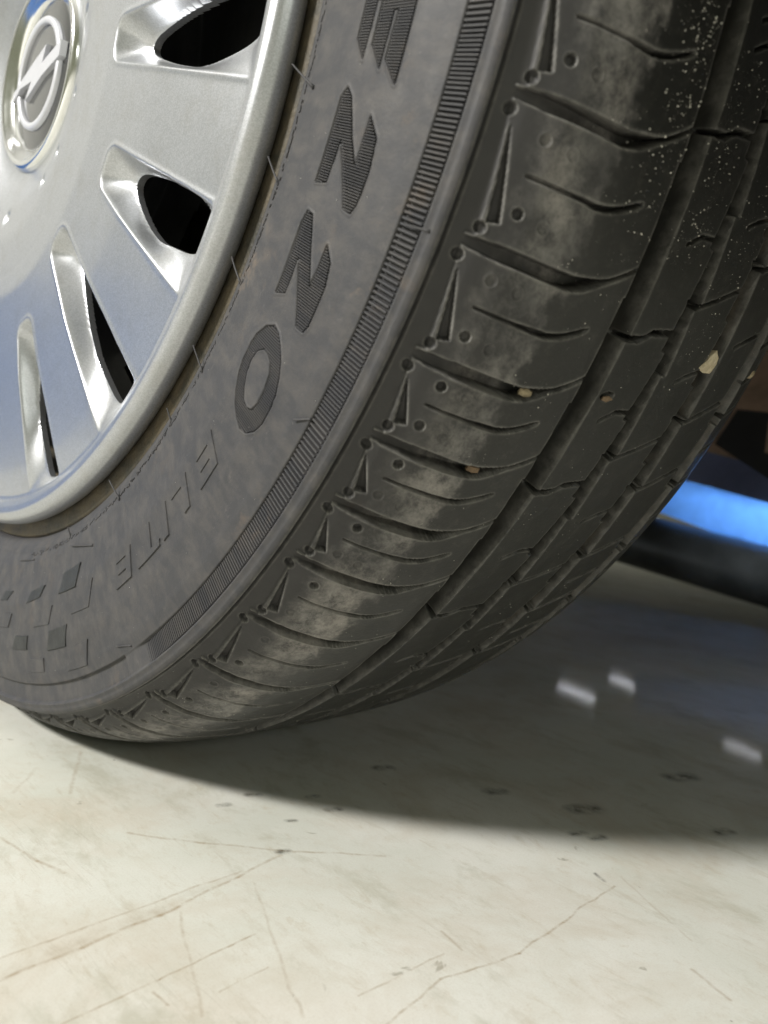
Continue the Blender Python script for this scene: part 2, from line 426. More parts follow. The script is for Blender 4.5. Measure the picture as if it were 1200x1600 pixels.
    latcut(OSH, 231.0, 262.0, [231, 240, 250, 262], [-.6, .1, .9, 1.6], 0.70, 4.4)
    # chunk torn out of rib 2
    ch = edge(2.4 - np.hypot((th + 27.0) * mmd * 1.9 - (s - 152.4) * .35, (s - 152.4) * .85), .6)
    H = H - ch * 1.5 ; MUD = np.maximum(MUD, ch)
    # letter recesses
    return H, MUD

# rows / columns
rows = np.concatenate([np.arange(SK[0], 12, .55), np.arange(12, 32.4, .85), np.arange(32.4, 54.6, .42), np.arange(54.6, 66.8, .85),
                       np.arange(66.8, 84, .36), np.arange(84, 139, .37), np.arange(139, 200, .43), np.arange(200, 256, .55),
                       np.arange(256, 270, 1.2), np.linspace(270, S_MAX, 22)])
tf = np.arange(-93.0, -1.0, 0.062)
tc = np.arange(tf[-1] + 0.8, 267.0 - 0.4, 0.8)
cols = np.concatenate([tf, tc])                 # closes on -93 + 360
TH, SS = np.meshgrid(cols, rows)
H, MUD = height(SS, TH)
H += 0.10 * np.sin(SS * .21 + 1.3 * np.sin(TH * .21)) * (SS < 66)
for key, polys in LET.items():
    us_ = np.array([p[0] for p in polys[0]]); c0, c1 = -us_.max() - .5, -us_.min() + .5
    jc = np.where((cols > c0) & (cols < c1))[0]; ir = np.where((rows > 31.5) & (rows < 55))[0]
    if len(jc) == 0: continue
    sl = np.ix_(ir, jc)
    mmr = 0.262 * 1000 * D2R
    X = -TH[sl] * mmr; Y = SS[sl]
    dd = poly_sdf(X, Y, [(a * mmr, b) for a, b in polys[0]])
    if len(polys) > 1:
        dd = np.minimum(dd, -poly_sdf(X, Y, [(a * mmr, b) for a, b in polys[1]]))
    H[sl] -= 1.25 * edge(dd, .35); H[sl] += 0.20 * np.exp(-((dd + .45) / .35) ** 2)
def blur2(A, n):
    for _ in range(n):
        A = np.concatenate([A[:1], A, A[-1:]], 0); A = (A[:-2] + 2 * A[1:-1] + A[2:]) / 4
        A = np.concatenate([A[:, -1:], A, A[:, :1]], 1); A = (A[:, :-2] + 2 * A[:, 1:-1] + A[:, 2:]) / 4
    return A
WEAR = np.clip((H - blur2(H, 4) - .05) * 2.2, 0, 1) * ((SS > 82) | ((SS > 76.3) & (SS < 81)))
WEAR = WEAR * np.where(SS < 140, 1.0, .55)
P = surf(SS, TH, H)
nR, nC = SS.shape
# vertex normals of the whole sheet (so part borders stay seamless)
dS = np.gradient(P, axis=0)
Pw = np.concatenate([P[:, -1:], P, P[:, :1]], 1); dT = (Pw[:, 2:] - Pw[:, :-2]) * .5
N = np.cross(dT, dS); N /= np.linalg.norm(N, axis=-1, keepdims=True) + 1e-12
# outward check
a = TH * D2R
out = np.stack([np.interp(SS, sd, nr_) * np.cos(a), np.interp(SS, sd, ny_), np.interp(SS, sd, nr_) * np.sin(a)], -1)
sgn = np.sign((N * out).sum(-1).mean()); N *= sgn
UV = np.stack([TH / 10.0, SS / 100.0], -1)
# face labels
sc = (rows[:-1] + rows[1:]) / 2; thn = np.append(cols, cols[0] + 360); tcn = (thn[:-1] + thn[1:]) / 2
TC, SC = np.meshgrid(tcn, sc)
def lab(base, arr, cx, cy):
    i, _, a, b = seg_phase(TC - np.interp(SC, cx, cy), arr); return base + i
L = np.zeros(SC.shape, int)
zon = [(83.5, 142.6, 1000, GR, [83, 115.5, 126, 131, 138, 143], [-.34, -.34, .15, .7, 1.41, 1.5], 'shoulder_block'),
       (142.6, 170.2, 2000, R2F, [139, 146, 154, 158, 168], [-.35, -.1, .15, .65, 1.0], 'tread_block'),
       (170.2, 197.4, 3000, R3F, [167, 174, 184, 194], [0, -.15, .75, 1.7], 'tread_block'),
       (197.4, 225.4, 4000, R4F, [194, 203, 212, 222], [-.2, -.3, .6, 1.6], 'tread_block'),
       (225.4, 263.0, 5000, OSH, [231, 240, 250, 262], [-.6, .1, .9, 1.6], 'shoulder_block')]
for s0, s1, base, arr, cx, cy, nm in zon:
    msk = (SC >= s0) & (SC < s1); LL = lab(base, arr, cx, cy); L[msk] = LL[msk]
L[(SC >= 67.3) & (SC < 75.7)] = 1
idx = np.arange(nR * nC).reshape(nR, nC)
nx = np.roll(idx, -1, axis=1)
Q = np.stack([idx[:-1], nx[:-1], nx[1:], idx[1:]], -1)        # quads
if sgn > 0: pass
# winding: want face normal = outward
v0 = P.reshape(-1, 3)[Q[nR // 3, 400]]
fn = np.cross(v0[1] - v0[0], v0[2] - v0[0]); 
if (fn * N.reshape(-1, 3)[Q[nR // 3, 400, 0]]).sum() < 0: Q = Q[..., ::-1]
Pf = P.reshape(-1, 3); Nf = N.reshape(-1, 3); UVf = UV.reshape(-1, 2); Mf = MUD.reshape(-1)

wheel = tag(empty('car_wheel'), 'car wheel with a worn dusty tyre and silver plastic hubcap standing on the pale floor', 'wheel')
def add_wear(o, vals):
    at = o.data.attributes.new('wear', 'FLOAT', 'POINT'); at.data.foreach_set('value', vals.astype(np.float32))
def add_mud(o, vals):
    at = o.data.attributes.new('mud', 'FLOAT', 'POINT'); at.data.foreach_set('value', vals.astype(np.float32))
Lq = L.ravel(); Qf = Q.reshape(-1, 4)
order = np.argsort(Lq, kind='stable'); Ls = Lq[order]
starts = np.flatnonzero(np.r_[True, Ls[1:] != Ls[:-1]]); ends = np.r_[starts[1:], len(Ls)]
tyre = None
for s_, e_ in zip(starts, ends):
    lb = Ls[s_]; F = Qf[order[s_:e_]]
    u, inv = np.unique(F, return_inverse=True)
    F2 = inv.reshape(F.shape)
    name = 'tyre' if lb == 0 else 'serrated_band' if lb == 1 else [z for z in zon if z[2] <= lb < z[2] + 900][0][6]
    UVl = UVf[u].copy()
    o = mesh_obj(name, Pf[u], F2, M_RUB, wheel if lb == 0 else tyre, True, UVl, Nf[u])
    add_mud(o, Mf[u]); add_wear(o, WEAR.reshape(-1)[u])
    if lb == 0: tyre = o
    if lb == 1: band_o = o
tag(tyre, 'black tyre with raised lettering, ribbed rim band and smooth worn tread')

# ------------------------------------------------------------------ hatched letters and the ribbed band
def prism_rows(items, name, parent, label=None, mat=M_RUB):
    """items: (th, s0, s1, halfwidth_deg, h0, h1) -> trapezoid ridges joined"""
    A = np.array(items); n = len(A)
    th, s0, s1, hwid, h0, h1 = A.T
    c = []
    for (s, e) in ((s0, .12), (s1, -.12)):
        c += [surf(s, th - hwid, h0), surf(s + e, th - hwid * .62, h1), surf(s + e, th + hwid * .62, h1), surf(s, th + hwid, h0)]
    V = np.stack(c, 1).reshape(-1, 3)
    uv = np.stack([np.repeat(th / 10, 8), np.repeat((s0 + s1) / 200, 8)], -1)
    f = np.array([[0, 4, 5, 1], [1, 5, 6, 2], [2, 6, 7, 3], [0, 1, 2, 3], [7, 6, 5, 4]])
    F = (np.arange(n)[:, None, None] * 8 + f[None]).reshape(-1, 4)
    o = mesh_obj(name, V, F, mat, parent, False, uv)
    add_mud(o, np.zeros(len(V)))
    if label: o['label'] = label
    return o
def scan(polys, u):
    xs = []
    for P_ in polys:
        n = len(P_)
        for q in range(n):
            a_, b_ = P_[q], P_[(q + 1) % n]
            if (a_[0] <= u) != (b_[0] <= u):
                xs.append(a_[1] + (u - a_[0]) / (b_[0] - a_[0]) * (b_[1] - a_[1]))
    xs.sort(); return list(zip(xs[::2], xs[1::2]))
for key, polys in LET.items():
    it = []; us_ = [p[0] for p in polys[0]]
    for u in np.arange(min(us_) + .05, max(us_), 0.152):
        for (a_, b_) in scan(polys, u):
            if b_ - a_ > .5: it.append((-u, a_ + .12, b_ - .12, .040, -1.25, .04))
    prism_rows(it, 'letter', tyre, 'hatched raised letter ' + key[0])
it = []; t_ = -3.0; ph = 0
while t_ > -57.6:
    x = -t_
    p_ = float(np.interp(x, [0, 13.5, 14.5, 16.2, 17, 20.5, 21.5, 27, 28, 33, 34, 39, 40, 47, 49, 58], [.27, .27, .20, .20, .24, .24, .29, .29, .24, .21, .30, .29, .23, .22, .23, .24]))
    it.append((t_, 67.9, 75.2, p_ * .27, -1.35, -1.35 + 1.40 * float(np.clip((57.8 - x) / 5, .25, 1))))
    t_ -= p_
prism_rows(it, 'band_rib', band_o)['kind'] = 'stuff'

# plain outline letters E L I T E (raised plates), s 35..46
def plate(name, poly_us, h0, h1, mat=M_RUB, parent=None, label=None, inset=.25, sub=3):
    """poly in (u deg, v mm); side walls and flat top following the surface"""
    pts = []
    n = len(poly_us)
    for q in range(n):
        a_, b_ = poly_us[q], poly_us[(q + 1) % n]
        for k_ in range(sub): pts.append((a_[0] + (b_[0] - a_[0]) * k_ / sub, a_[1] + (b_[1] - a_[1]) * k_ / sub))
    pts = np.array(pts); n = len(pts)
    mmr = 4.6
    X = np.stack([pts[:, 0] * mmr, pts[:, 1]], -1)
    ar = 0.5 * np.sum(X[:, 0] * np.roll(X[:, 1], -1) - np.roll(X[:, 0], -1) * X[:, 1])
    e = np.roll(X, -1, 0) - np.roll(X, 1, 0); nn = np.stack([-e[:, 1], e[:, 0]], -1) * (1 if ar > 0 else -1)
    nn /= np.linalg.norm(nn, axis=1, keepdims=True) + 1e-9
    Y = X + nn * inset
    bot = surf(X[:, 1], -X[:, 0] / mmr, np.full(n, h0)); top = surf(Y[:, 1], -Y[:, 0] / mmr, np.full(n, h1))
    V = np.concatenate([bot, top])
    F = [[k_, (k_ + 1) % n, n + (k_ + 1) % n, n + k_] for k_ in range(n)] + [[n + k_ for k_ in range(n)]]
    if ar > 0: F = [f_[::-1] for f_ in F]
    uv = np.stack([-np.concatenate([pts[:, 0]] * 2) / 10, np.concatenate([pts[:, 1]] * 2) / 100], -1)
    o = mesh_obj(name, V, F, mat, parent, False, uv); add_mud(o, np.zeros(len(V)))
    if label: o['label'] = label
    return o
def lt(u0, sc_, pts): # pts (x right, y up 0..10), slanted
    return [(u0 + (x + 0.0 * y) * sc_, 35.0 + y * 1.06) for x, y in pts]
E_ = [(0, 0), (6.2, 0), (7.0, 2.1), (2.6, 2.1), (3.2, 4.0), (6.6, 4.0), (7.2, 6.0), (3.6, 6.0), (4.2, 7.9), (8.3, 7.9), (9.0, 10), (2.4, 10)]
L_ = [(0, 0), (6.0, 0), (6.8, 2.2), (2.8, 2.2), (4.6, 10), (2.4, 10)]
I_ = [(0, 0), (2.2, 0), (4.6, 10), (2.4, 10)]
T_ = [(1.4, 0), (3.8, 0), (5.6, 7.8), (8.6, 7.8), (9.4, 10), (0.4, 10), (-.2, 7.8), (3.2, 7.8)]
for u0, pts, ch_ in ((40.6, E_, 'E'), (44.9, L_, 'L'), (48.3, I_, 'I'), (50.6, T_, 'T'), (54.6, E_, 'E')):
    plate('letter', lt(u0, .40, pts), -.3, .34, M_RUB, tyre, 'plain raised letter ' + ch_)
# chequered flag
chk = [([(64.2, 24.8), (65.3, 33.6), (69.0, 32.8), (67.8, 24.8)], 1), ([(72.4, 26.4), (73.4, 31.2), (76.7, 32.8), (75.7, 27.4)], 1),
       ([(61.8, 34.4), (65.3, 34.0), (66.8, 43.0), (63.3, 44.0)], 0), ([(70.5, 36.0), (73.4, 36.6), (75.2, 43.2), (71.6, 43.4)], 0),
       ([(67.8, 45.6), (68.7, 54.2), (72.4, 53.8), (71.6, 46.0)], 1), ([(76.5, 46.4), (76.9, 52.6), (80.4, 52.6), (79.4, 46.4)], 1),
       ([(64.6, 54.8), (68.4, 55.2), (69.3, 63.8), (65.7, 64.2)], 0), ([(73.5, 56.4), (73.8, 62.4), (76.8, 62.4), (76.3, 56.0)], 0),
       ([(80.4, 36.8), (82.3, 36.8), (83.6, 43.6), (81.4, 43.4)], 0), ([(80.6, 26.8), (82.6, 26.8), (83.8, 31.6), (82.0, 31.4)], 1)]
for poly, dark in chk:
    plate('checker_square', poly, -.3, .30, M_DRUB if dark else M_RUB, tyre, 'smooth dark checker square' if dark else 'plain raised checker square')

# tiny moulded characters round the bead
V = []; F = []; UVs = []
t_ = -5.0
while t_ > -78:
    if random.random() < .86:
        for k_ in range(random.choice((1, 2, 2, 3))):
            s0 = 9.6 + random.random() * 1.9; w_ = .05 + random.random() * .10; l_ = .3 + random.random() * .6; sk = random.uniform(-.1, .1)
            c = [(s0, t_ - w_, -.1), (s0, t_ + w_, -.1), (s0 + l_, t_ + w_ + sk, -.1), (s0 + l_, t_ - w_ + sk, -.1)]
            tt = [(a_, b_, .30) for a_, b_, _ in c]
            b0 = len(V)
            for q in c + tt: V.append(surf(*q)); UVs.append((q[1] / 10, q[0] / 100))
            for f_ in ([4, 5, 6, 7], [0, 1, 5, 4], [1, 2, 6, 5], [2, 3, 7, 6], [3, 0, 4, 7]): F.append([b0 + x for x in f_])
    t_ -= random.uniform(.28, .42)
o = mesh_obj('fine_lettering', np.array(V), F, M_RUB, tyre, False, np.array(UVs)); add_mud(o, np.zeros(len(V))); o['kind'] = 'stuff'

# vent hairs
def hair(p0, p1, p2, r0=.00038, r1=.00022, n=8, mat=None):
    p0, p1, p2 = map(np.array, (p0, p1, p2)); V = []; F = []; K = 6
    pts = [(1 - t) ** 2 * p0 + 2 * t * (1 - t) * p1 + t * t * p2 for t in np.linspace(0, 1, n)]
    for i_, p in enumerate(pts):
        d = pts[min(i_ + 1, n - 1)] - pts[max(i_ - 1, 0)]; d /= np.linalg.norm(d)
        a_ = np.cross(d, (0.3, .5, .81)); a_ /= np.linalg.norm(a_); b_ = np.cross(d, a_)
        r = r0 + (r1 - r0) * i_ / (n - 1) + (.00022 if i_ == 0 else 0)
        for k_ in range(K):
            an = 2 * math.pi * k_ / K; V.append(p + r * (math.cos(an) * a_ + math.sin(an) * b_))
    for i_ in range(n - 1):
        for k_ in range(K):
            F.append([i_ * K + k_, i_ * K + (k_ + 1) % K, (i_ + 1) * K + (k_ + 1) % K, (i_ + 1) * K + k_])
    F.append(list(range(K))[::-1]); F.append([(n - 1) * K + k_ for k_ in range(K)])
    uv = np.tile([[0.0, 0.3]], (len(V), 1))
    o = mesh_obj('vent_hair', np.array(V), F, M_RUB, tyre, True, uv); add_mud(o, np.zeros(len(V)))
hairs = [(-17.2, 17.0, -15.9, 8.5, 5), (-23.7, 9.6, -22.2, 3.0, 4.5), (-31.6, 9.5, -30.4, 3.0, 5), (-39.3, 13.0, -38.3, 6.0, 5), (-45.6, 9.5, -45.0, 6.0, 3),
         (-56.0, 13.5, -56.4, 6.0, 5), (-67.7, 9.8, -67.6, 6.5, 2.5), (-61.7, 21.6, -66.4, 15.5, .8), (-76.3, 13.6, -80.2, 13.2, .5),
         (-34.2, 67.4, -34.9, 63.0, .7), (-22.9, 77.8, -23.0, 71.6, 1.4), (-58.6, 66.0, -60.4, 63.2, .6)]
for t0, s0, t1, s1, h1 in hairs:
    a_ = surf(s0, t0, -.1); c_ = surf(s1, t1, h1); b_ = surf((s0 + s1) / 2, (t0 + t1) / 2, h1 * .5); hair(a_, b_, c_)
M_HAIR = M_RUB

# ------------------------------------------------------------------ steel rim behind the hubcap
def lathe(name, prof, mat, parent, seg=240, smooth=True):
    pr = np.array(prof); th = np.arange(seg) / seg * 2 * math.pi
    V = np.stack([pr[:, 0][:, None] * np.cos(th), np.repeat(pr[:, 1][:, None], seg, 1), pr[:, 0][:, None] * np.sin(th) + HW], -1).reshape(-1, 3)
    id_ = np.arange(len(pr) * seg).reshape(len(pr), seg); nx_ = np.roll(id_, -1, 1)
    F = np.stack([id_[:-1], nx_[:-1], nx_[1:], id_[1:]], -1).reshape(-1, 4)
    return mesh_obj(name, V, F, mat, parent, smooth)
rim = lathe('rim', [(.2206, .0085), (.2201, .0040), (.2190, .0026), (.2165, .0026), (.2120, .0030), (.2080, .0033), (.2050, .0045), (.2030, .0090), (.2040, .016), (.205, .020), (.198, .021),
                    (.190, .026), (.186, .045), (.186, .12), (.200, .17), (.219, .178), (.2206, .174)], M_RIM, wheel)
# steel disc with round vent holes
def steel_disc():
    V = []; F = []; nseg = 16
    rr_ = [.03, .055, .08, .098, .14, .165, .187]; yy_ = [.045, .045, .040, .030, .026, .036, .046]
    seg = 192; th = np.arange(seg) / seg * 2 * math.pi
    rr2 = np.linspace(.03, .187, 60); yy2 = np.interp(rr2, rr_, yy_)
    V = np.stack([rr2[:, None] * np.cos(th), np.repeat(yy2[:, None], seg, 1), rr2[:, None] * np.sin(th) + HW], -1)
    id_ = np.arange(60 * seg).reshape(60, seg); nx_ = np.roll(id_, -1, 1)
    Fq = np.stack([id_[:-1], nx_[:-1], nx_[1:], id_[1:]], -1)
    keep = np.ones(Fq.shape[:2], bool)
    for k_ in range(nseg):
        an = (k_ + .3) / nseg * 2 * math.pi; cx, cz = .150 * math.cos(an), .150 * math.sin(an)
        X = rr2[:-1, None] * np.cos(th); Z = rr2[:-1, None] * np.sin(th)
        keep &= np.hypot(X - cx, Z - cz) > .018
    return mesh_obj('wheel_disc', V.reshape(-1, 3), Fq[keep], M_BLACK, wheel, True)
steel_disc()
lathe('brake_drum', [(.02, .075), (.12, .075), (.128, .08), (.128, .14), (.02, .14)], M_RIM, wheel, 96)
lathe('inner_liner', [(.02, .150), (.205, .150)], M_BLACK, wheel, 96)

# ------------------------------------------------------------------ hubcap: one moulded shell on a polar grid
RV = np.concatenate([np.arange(.0445, .100, .0011), np.arange(.100, .2035, .00052), np.arange(.2035, .2141, .0004), [.21405, .2137, .2128, .2112, .2095]])
TV = np.concatenate([np.arange(-112, 12, .125), np.arange(12, 248 - .01, .75)])
HT, HR = np.meshgrid(TV, RV)
face = np.interp(HR, [.0445, .049, .054, .062, .08, .11, .15, .19, .2025], [.0022, .0016, -.0006, -.0042, -.0088, -.0112, -.0098, -.0062, -.0046])
def sm1(a_, n_=7):
    k_ = np.ones(n_) / n_; return np.array([np.convolve(np.pad(c_, n_ // 2, mode='edge'), k_, 'valid') for c_ in a_.T]).T
lip = np.interp(HR, [.2020, .2040, .2065, .2090, .2115, .2130, .2138, .2143], [0, -.0016, -.0030, -.0036, -.0028, -.0012, .0010, .0024])
Yh = sm1(face) + lip
DIN = np.full(HT.shape, -9.0); holes = []
for k_ in range(18):
    tc_ = -12.1 - 20 * k_; r_in = .1135 if k_ % 2 == 0 else .1285
    dt = wrap(HT - tc_); m_ = np.abs(dt) < 9
    X = dt * D2R * HR * 1000; Yr = HR * 1000                         # mm
    ri = r_in * 1000
    cl = [c_ for c_ in range(HT.shape[1]) if m_[0, c_]]
    if not cl: continue
    rw = np.where((RV > r_in - .012))[0]
    sl = np.ix_(rw, cl)
    dX = X[sl]; dR = Yr[sl]; o_ = ri - 113.5
    ishr = [(-2.2, ri + 6.0), (2.2, ri + 6.0), (11.8, 220), (-11.8, 220)]
    d_a = poly_sdf(dX, dR, ishr) + 6.0; d_b = 201.3 - dR
    kk = 1.6; hh_ = np.clip(.5 + .5 * (d_b - d_a) / kk, 0, 1)
    d_out = d_b * (1 - hh_) + d_a * hh_ - kk * hh_ * (1 - hh_)
    hp = [(4.15, 198.3), (0, 198.0), (-1.2, 193), (-2.3, 180), (-3.3, 166 + o_ * .3), (-3.1, 152 + o_ * .5), (-2.2, 137 + o_ * .7), (-.8, ri + 11), (1.2, ri + 12), (2.4, ri + 20), (3.5, ri + 36), (4.05, 175)]
    hole = [(a_ * D2R * b_, b_) for a_, b_ in hp]
    hole = [((x_) * .95, y_) for x_, y_ in hole]
    for _ in range(3):
        hole = [q_ for (p0, p1) in zip(hole, hole[1:] + hole[:1]) for q_ in ((p0[0] * .75 + p1[0] * .25, p0[1] * .75 + p1[1] * .25), (p0[0] * .25 + p1[0] * .75, p0[1] * .25 + p1[1] * .75))]
    d_in = poly_sdf(dX, dR, hole) + 0.6
    q = np.clip(d_out / (np.maximum(d_out, 0) + np.maximum(-d_in, 0) + 1e-6), 0, 1)
    q = np.where(d_in > 0, 1, np.where(d_out < 0, 0, q))
    prof_ = 0.55 * q + 0.45 * (1 - (1 - q) ** 2)
    hy = -0.0012
    yv = Yh[sl]
    new = yv + (np.maximum(hy, yv) - yv) * prof_
    new -= .00030 * np.exp(-((d_out + .7) / 1.0) ** 2)
    Yh[sl] = new
    DIN[sl] = d_in; holes.append((k_, tc_, sl, hole))
# dimples round the badge
for r_, t_ in ((.068, -24), (.070, -45), (.068, -60), (.068, 3), (.069, 66), (.069, 130), (.069, -96), (.069, -150)):
    d = np.hypot(HR * np.cos(HT * D2R) - r_ * math.cos(t_ * D2R), HR * np.sin(HT * D2R) - r_ * math.sin(t_ * D2R))
    Yh = Yh + .0020 * np.exp(-(d / .0024) ** 4)
for _ in range(2):               # soften the grid-aligned creases
    Yp = np.pad(Yh, ((1, 1), (0, 0)), mode='edge'); Yh2 = (Yp[:-2] + 2 * Yh + Yp[2:]) / 4
    Yp = np.concatenate([Yh2[:, -1:], Yh2, Yh2[:, :1]], 1); Yh = (Yp[:, :-2] + 2 * Yh2 + Yp[:, 2:]) / 4
Yh[-5:] = np.array([-.0012, .0004, .0018, .0028, .0036])[:, None]
id_ = np.arange(HT.size).reshape(HT.shape); nx_ = np.roll(id_, -1, 1)
FQ = np.stack([id_[:-1], id_[1:], nx_[1:], nx_[:-1]], -1).reshape(-1, 4)
Df = DIN.ravel(); keep = Df[FQ].max(1) <= 0.0
FK = FQ[keep]; FC = FQ[~keep]
bd = np.intersect1d(FK.ravel(), FC.ravel())
HRf = HR.ravel().copy(); HTf = HT.ravel().copy(); bset = np.zeros(HT.size, bool); bset[bd] = True
for k_, tc_, sl, hole in holes:          # pull the cut vertices onto the true hole outline
    ids = id_[sl].ravel(); ids = ids[bset[ids]]
    x_ = wrap(HTf[ids] - tc_) * D2R * HRf[ids] * 1000; r_ = HRf[ids] * 1000
    for _ in range(3):
        f0 = poly_sdf(x_, r_, hole) + .6; fx = (poly_sdf(x_ + .05, r_, hole) + .6 - f0) / .05; fr_ = (poly_sdf(x_, r_ + .05, hole) + .6 - f0) / .05
        gl = fx * fx + fr_ * fr_ + 1e-6; x_ = x_ - f0 * fx / gl; r_ = r_ - f0 * fr_ / gl
    HRf[ids] = r_ / 1000; HTf[ids] = tc_ + x_ / (D2R * r_)
Yf = Yh.ravel()
HPf = np.stack([HRf * np.cos(HTf * D2R), Yf, HRf * np.sin(HTf * D2R) + HW], -1)
# return edge of the openings (shell thickness)
E_a = np.concatenate([FK[:, [0, 1]], FK[:, [1, 2]], FK[:, [2, 3]], FK[:, [3, 0]]])
both = bset[E_a].all(1); E_a = E_a[both]
key_ = np.sort(E_a, 1); kk_ = key_[:, 0].astype(np.int64) * HT.size + key_[:, 1]
uq, first, cnt = np.unique(kk_, return_index=True, return_counts=True)
Eb = E_a[first[cnt == 1]]
ub, inv_ = np.unique(Eb, return_inverse=True); inv_ = inv_.reshape(Eb.shape)
low = HPf[ub] + np.array([0, .0026, 0]); base_ = len(HPf)
top_ = HPf[ub]
VV = np.concatenate([HPf, top_, low]); n_b = len(ub)
SK_F = np.stack([base_ + inv_[:, 1], base_ + inv_[:, 0], base_ + n_b + inv_[:, 0], base_ + n_b + inv_[:, 1]], -1)
FALL = np.concatenate([FK, SK_F])
us_, inv2_ = np.unique(FALL, return_inverse=True)
hub = mesh_obj('hubcap', VV[us_], inv2_.reshape(FALL.shape), M_SIL, wheel, True)
hub['label'] = 'silver plastic hubcap with wedge-shaped openings'
# badge
lathe('badge_ring', [(.0452, .0030), (.0448, .0006), (.0436, -.0010), (.0418, -.0014), (.0400, -.0006), (.0375, .0008), (.0350, .0016), (.0338, .0028), (.0334, .0045)], M_CHROME, hub, 160)
lathe('badge_disc', [(.0001, .0010), (.012, .0012), (.022, .0017), (.030, .0025), (.0340, .0034)], M_DISC, hub, 128)
lathe('emblem_ring', [(.0256, .0025), (.0256, .0006), (.0250, .0000), (.0228, .0000), (.0222, .0006), (.0222, .0025)], M_EMB, hub, 128)
bolt = [(30.1, 6.2), (28.8, -0.3), (8.2, -4.1), (-10.9, -10.7), (-3.9, -3.2), (-18.3, -2.8), (-27.8, -7.3), (-27.9, -3.2), (-19.0, 0.3), (-1.8, 5.7), (12.5, 9.6), (8.1, 2.0), (14.5, 3.4)]
bp = np.array(bolt) / 1000; n = len(bp)
bp[:, 0] += 0.0; cen_ = bp.mean(0)
V = [(x, .0022, z + HW) for x, z in bp] + [(x * .985 + cen_[0] * .015, -.0008, z * .985 + cen_[1] * .015 + HW) for x, z in bp]
F = [[k_, (k_ + 1) % n, n + (k_ + 1) % n, n + k_] for k_ in range(n)] + [[n + k_ for k_ in range(n)]]
mesh_obj('emblem_bolt', np.array(V), F, M_EMB, hub, False)

# ------------------------------------------------------------------ grit and stones
def blob(V, F, c, r, n_, rs):
    """small irregular octahedral grain"""
    b0 = len(V)
    ax = rs.normal(size=(3, 3)); q, _ = np.linalg.qr(ax)
    sc3 = r * rs.uniform(.55, 1.25, 6)
    dirs = [q[0], -q[0], q[1], -q[1], q[2] * .7, -q[2] * .7]
    for d, s3 in zip(dirs, sc3): V.append(c + d * s3)
    for f_ in ((0, 2, 4), (2, 1, 4), (1, 3, 4), (3, 0, 4), (2, 0, 5), (1, 2, 5), (3, 1, 5), (0, 3, 5)): F.append([b0 + x for x in f_])
rs = np.random.RandomState(5)
V = []; F = []
def place(s_, t_, r):
    h_, _ = height(np.array([[s_]]), np.array([[t_]]))
    blob(V, F, surf(s_, t_, h_[0, 0] + r * .4), r * .001, None, rs)
for _ in range(700): place(rs.uniform(112, 236), -rs.uniform(8, 74), .07 + .16 * rs.rand() ** 3)
for c_ in range(26):
    cs_, ct_ = rs.uniform(122, 232), -rs.uniform(9, 62)
    for _ in range(rs.randint(4, 12)): place(cs_ + rs.normal(0, 2.2), ct_ + rs.normal(0, .45), .07 + .20 * rs.rand() ** 3)
for _ in range(420): place(rs.normal(132, 5.0), -9.5 - abs(rs.normal(0, 6)), .07 + .36 * rs.rand() ** 4)
for _ in range(260): place(rs.normal(155, 6), -10 - rs.uniform(0, 10), .07 + .28 * rs.rand() ** 4)
for _ in range(200): place(rs.normal(182, 8), -13 - rs.uniform(0, 13), .07 + .28 * rs.rand() ** 4)
for _ in range(160): place(rs.uniform(84, 130), -rs.uniform(56, 76), .07 + .14 * rs.rand() ** 2)
for _ in range(70): place(rs.uniform(12, 66), -rs.uniform(8, 80), .06 + .1 * rs.rand() ** 2)
for _ in range(90):
    k_ = rs.randint(0, 6); place(116 + rs.normal(0, 3.5), GR[k_ + 1] + .15 + rs.normal(0, .25), .07 + .22 * rs.rand() ** 3)
o = mesh_obj('road_grit', np.array(V), F, M_GRIT, None, False)
tag(o, 'pale sand grains scattered over the dark tread of the tyre', 'grit', kind='stuff')

def stone(name, poly, base_s, base_t, th_mm, mat, label, seed=1):
    """flat faceted chip; poly in (ds mm, dt mm) about a point on the tread"""
    rs_ = np.random.RandomState(seed); n = len(poly); V = []
    mm = radmm(base_s) * D2R
    for lv, (h, sc3) in enumerate(((-th_mm * .5, .85), (th_mm * .25, 1.0), (th_mm * .55, .78))):
        for (a_, b_) in poly:
            V.append(surf(base_s + a_ * sc3 + rs_.normal(0, .05), base_t + b_ * sc3 / mm, h0_ + h + rs_.normal(0, th_mm * .06)))
    V.append(surf(base_s, base_t, h0_ + th_mm * .68)); F = []
    for lv in range(2):
        for k_ in range(n): F.append([lv * n + k_, lv * n + (k_ + 1) % n, (lv + 1) * n + (k_ + 1) % n, (lv + 1) * n + k_])
    for k_ in range(n): F.append([2 * n + k_, 2 * n + (k_ + 1) % n, 3 * n])
    F.append(list(range(n))[::-1])
    return tag(mesh_obj(name, np.array(V), F, mat, None, False), label, 'stone')
h0_ = -0.6
stone('stone_chip', [(-5.5, -2.6), (-1.0, -3.4), (3.4, -2.9), (3.8, 0.6), (2.6, 3.4), (0.4, 4.6), (-1.6, 2.2), (-3.4, .2)], 197.5, -23.6, 2.6, M_STONE,
      'largest pale tan stone chip wedged in the tread groove near the blue lift', 3)
h0_ = -2.2
stone('small_stone', [(-2.4, -.9), (0, -1.3), (2.6, -.7), (2.2, .9), (0.2, 1.3), (-2.2, .8)], 121.8, -28.1, 1.5, M_TAN,
      'upper of two small tan stones stuck in the curved shoulder grooves', 4)
stone('small_stone', [(-2.2, -.8), (0, -1.2), (2.3, -.6), (2.0, .8), (0.2, 1.2), (-2.0, .8)], 119.2, -32.75, 1.6, M_BROWNST,
      'lower and browner of two small stones stuck in the curved shoulder grooves', 6)
h0_ = -.4
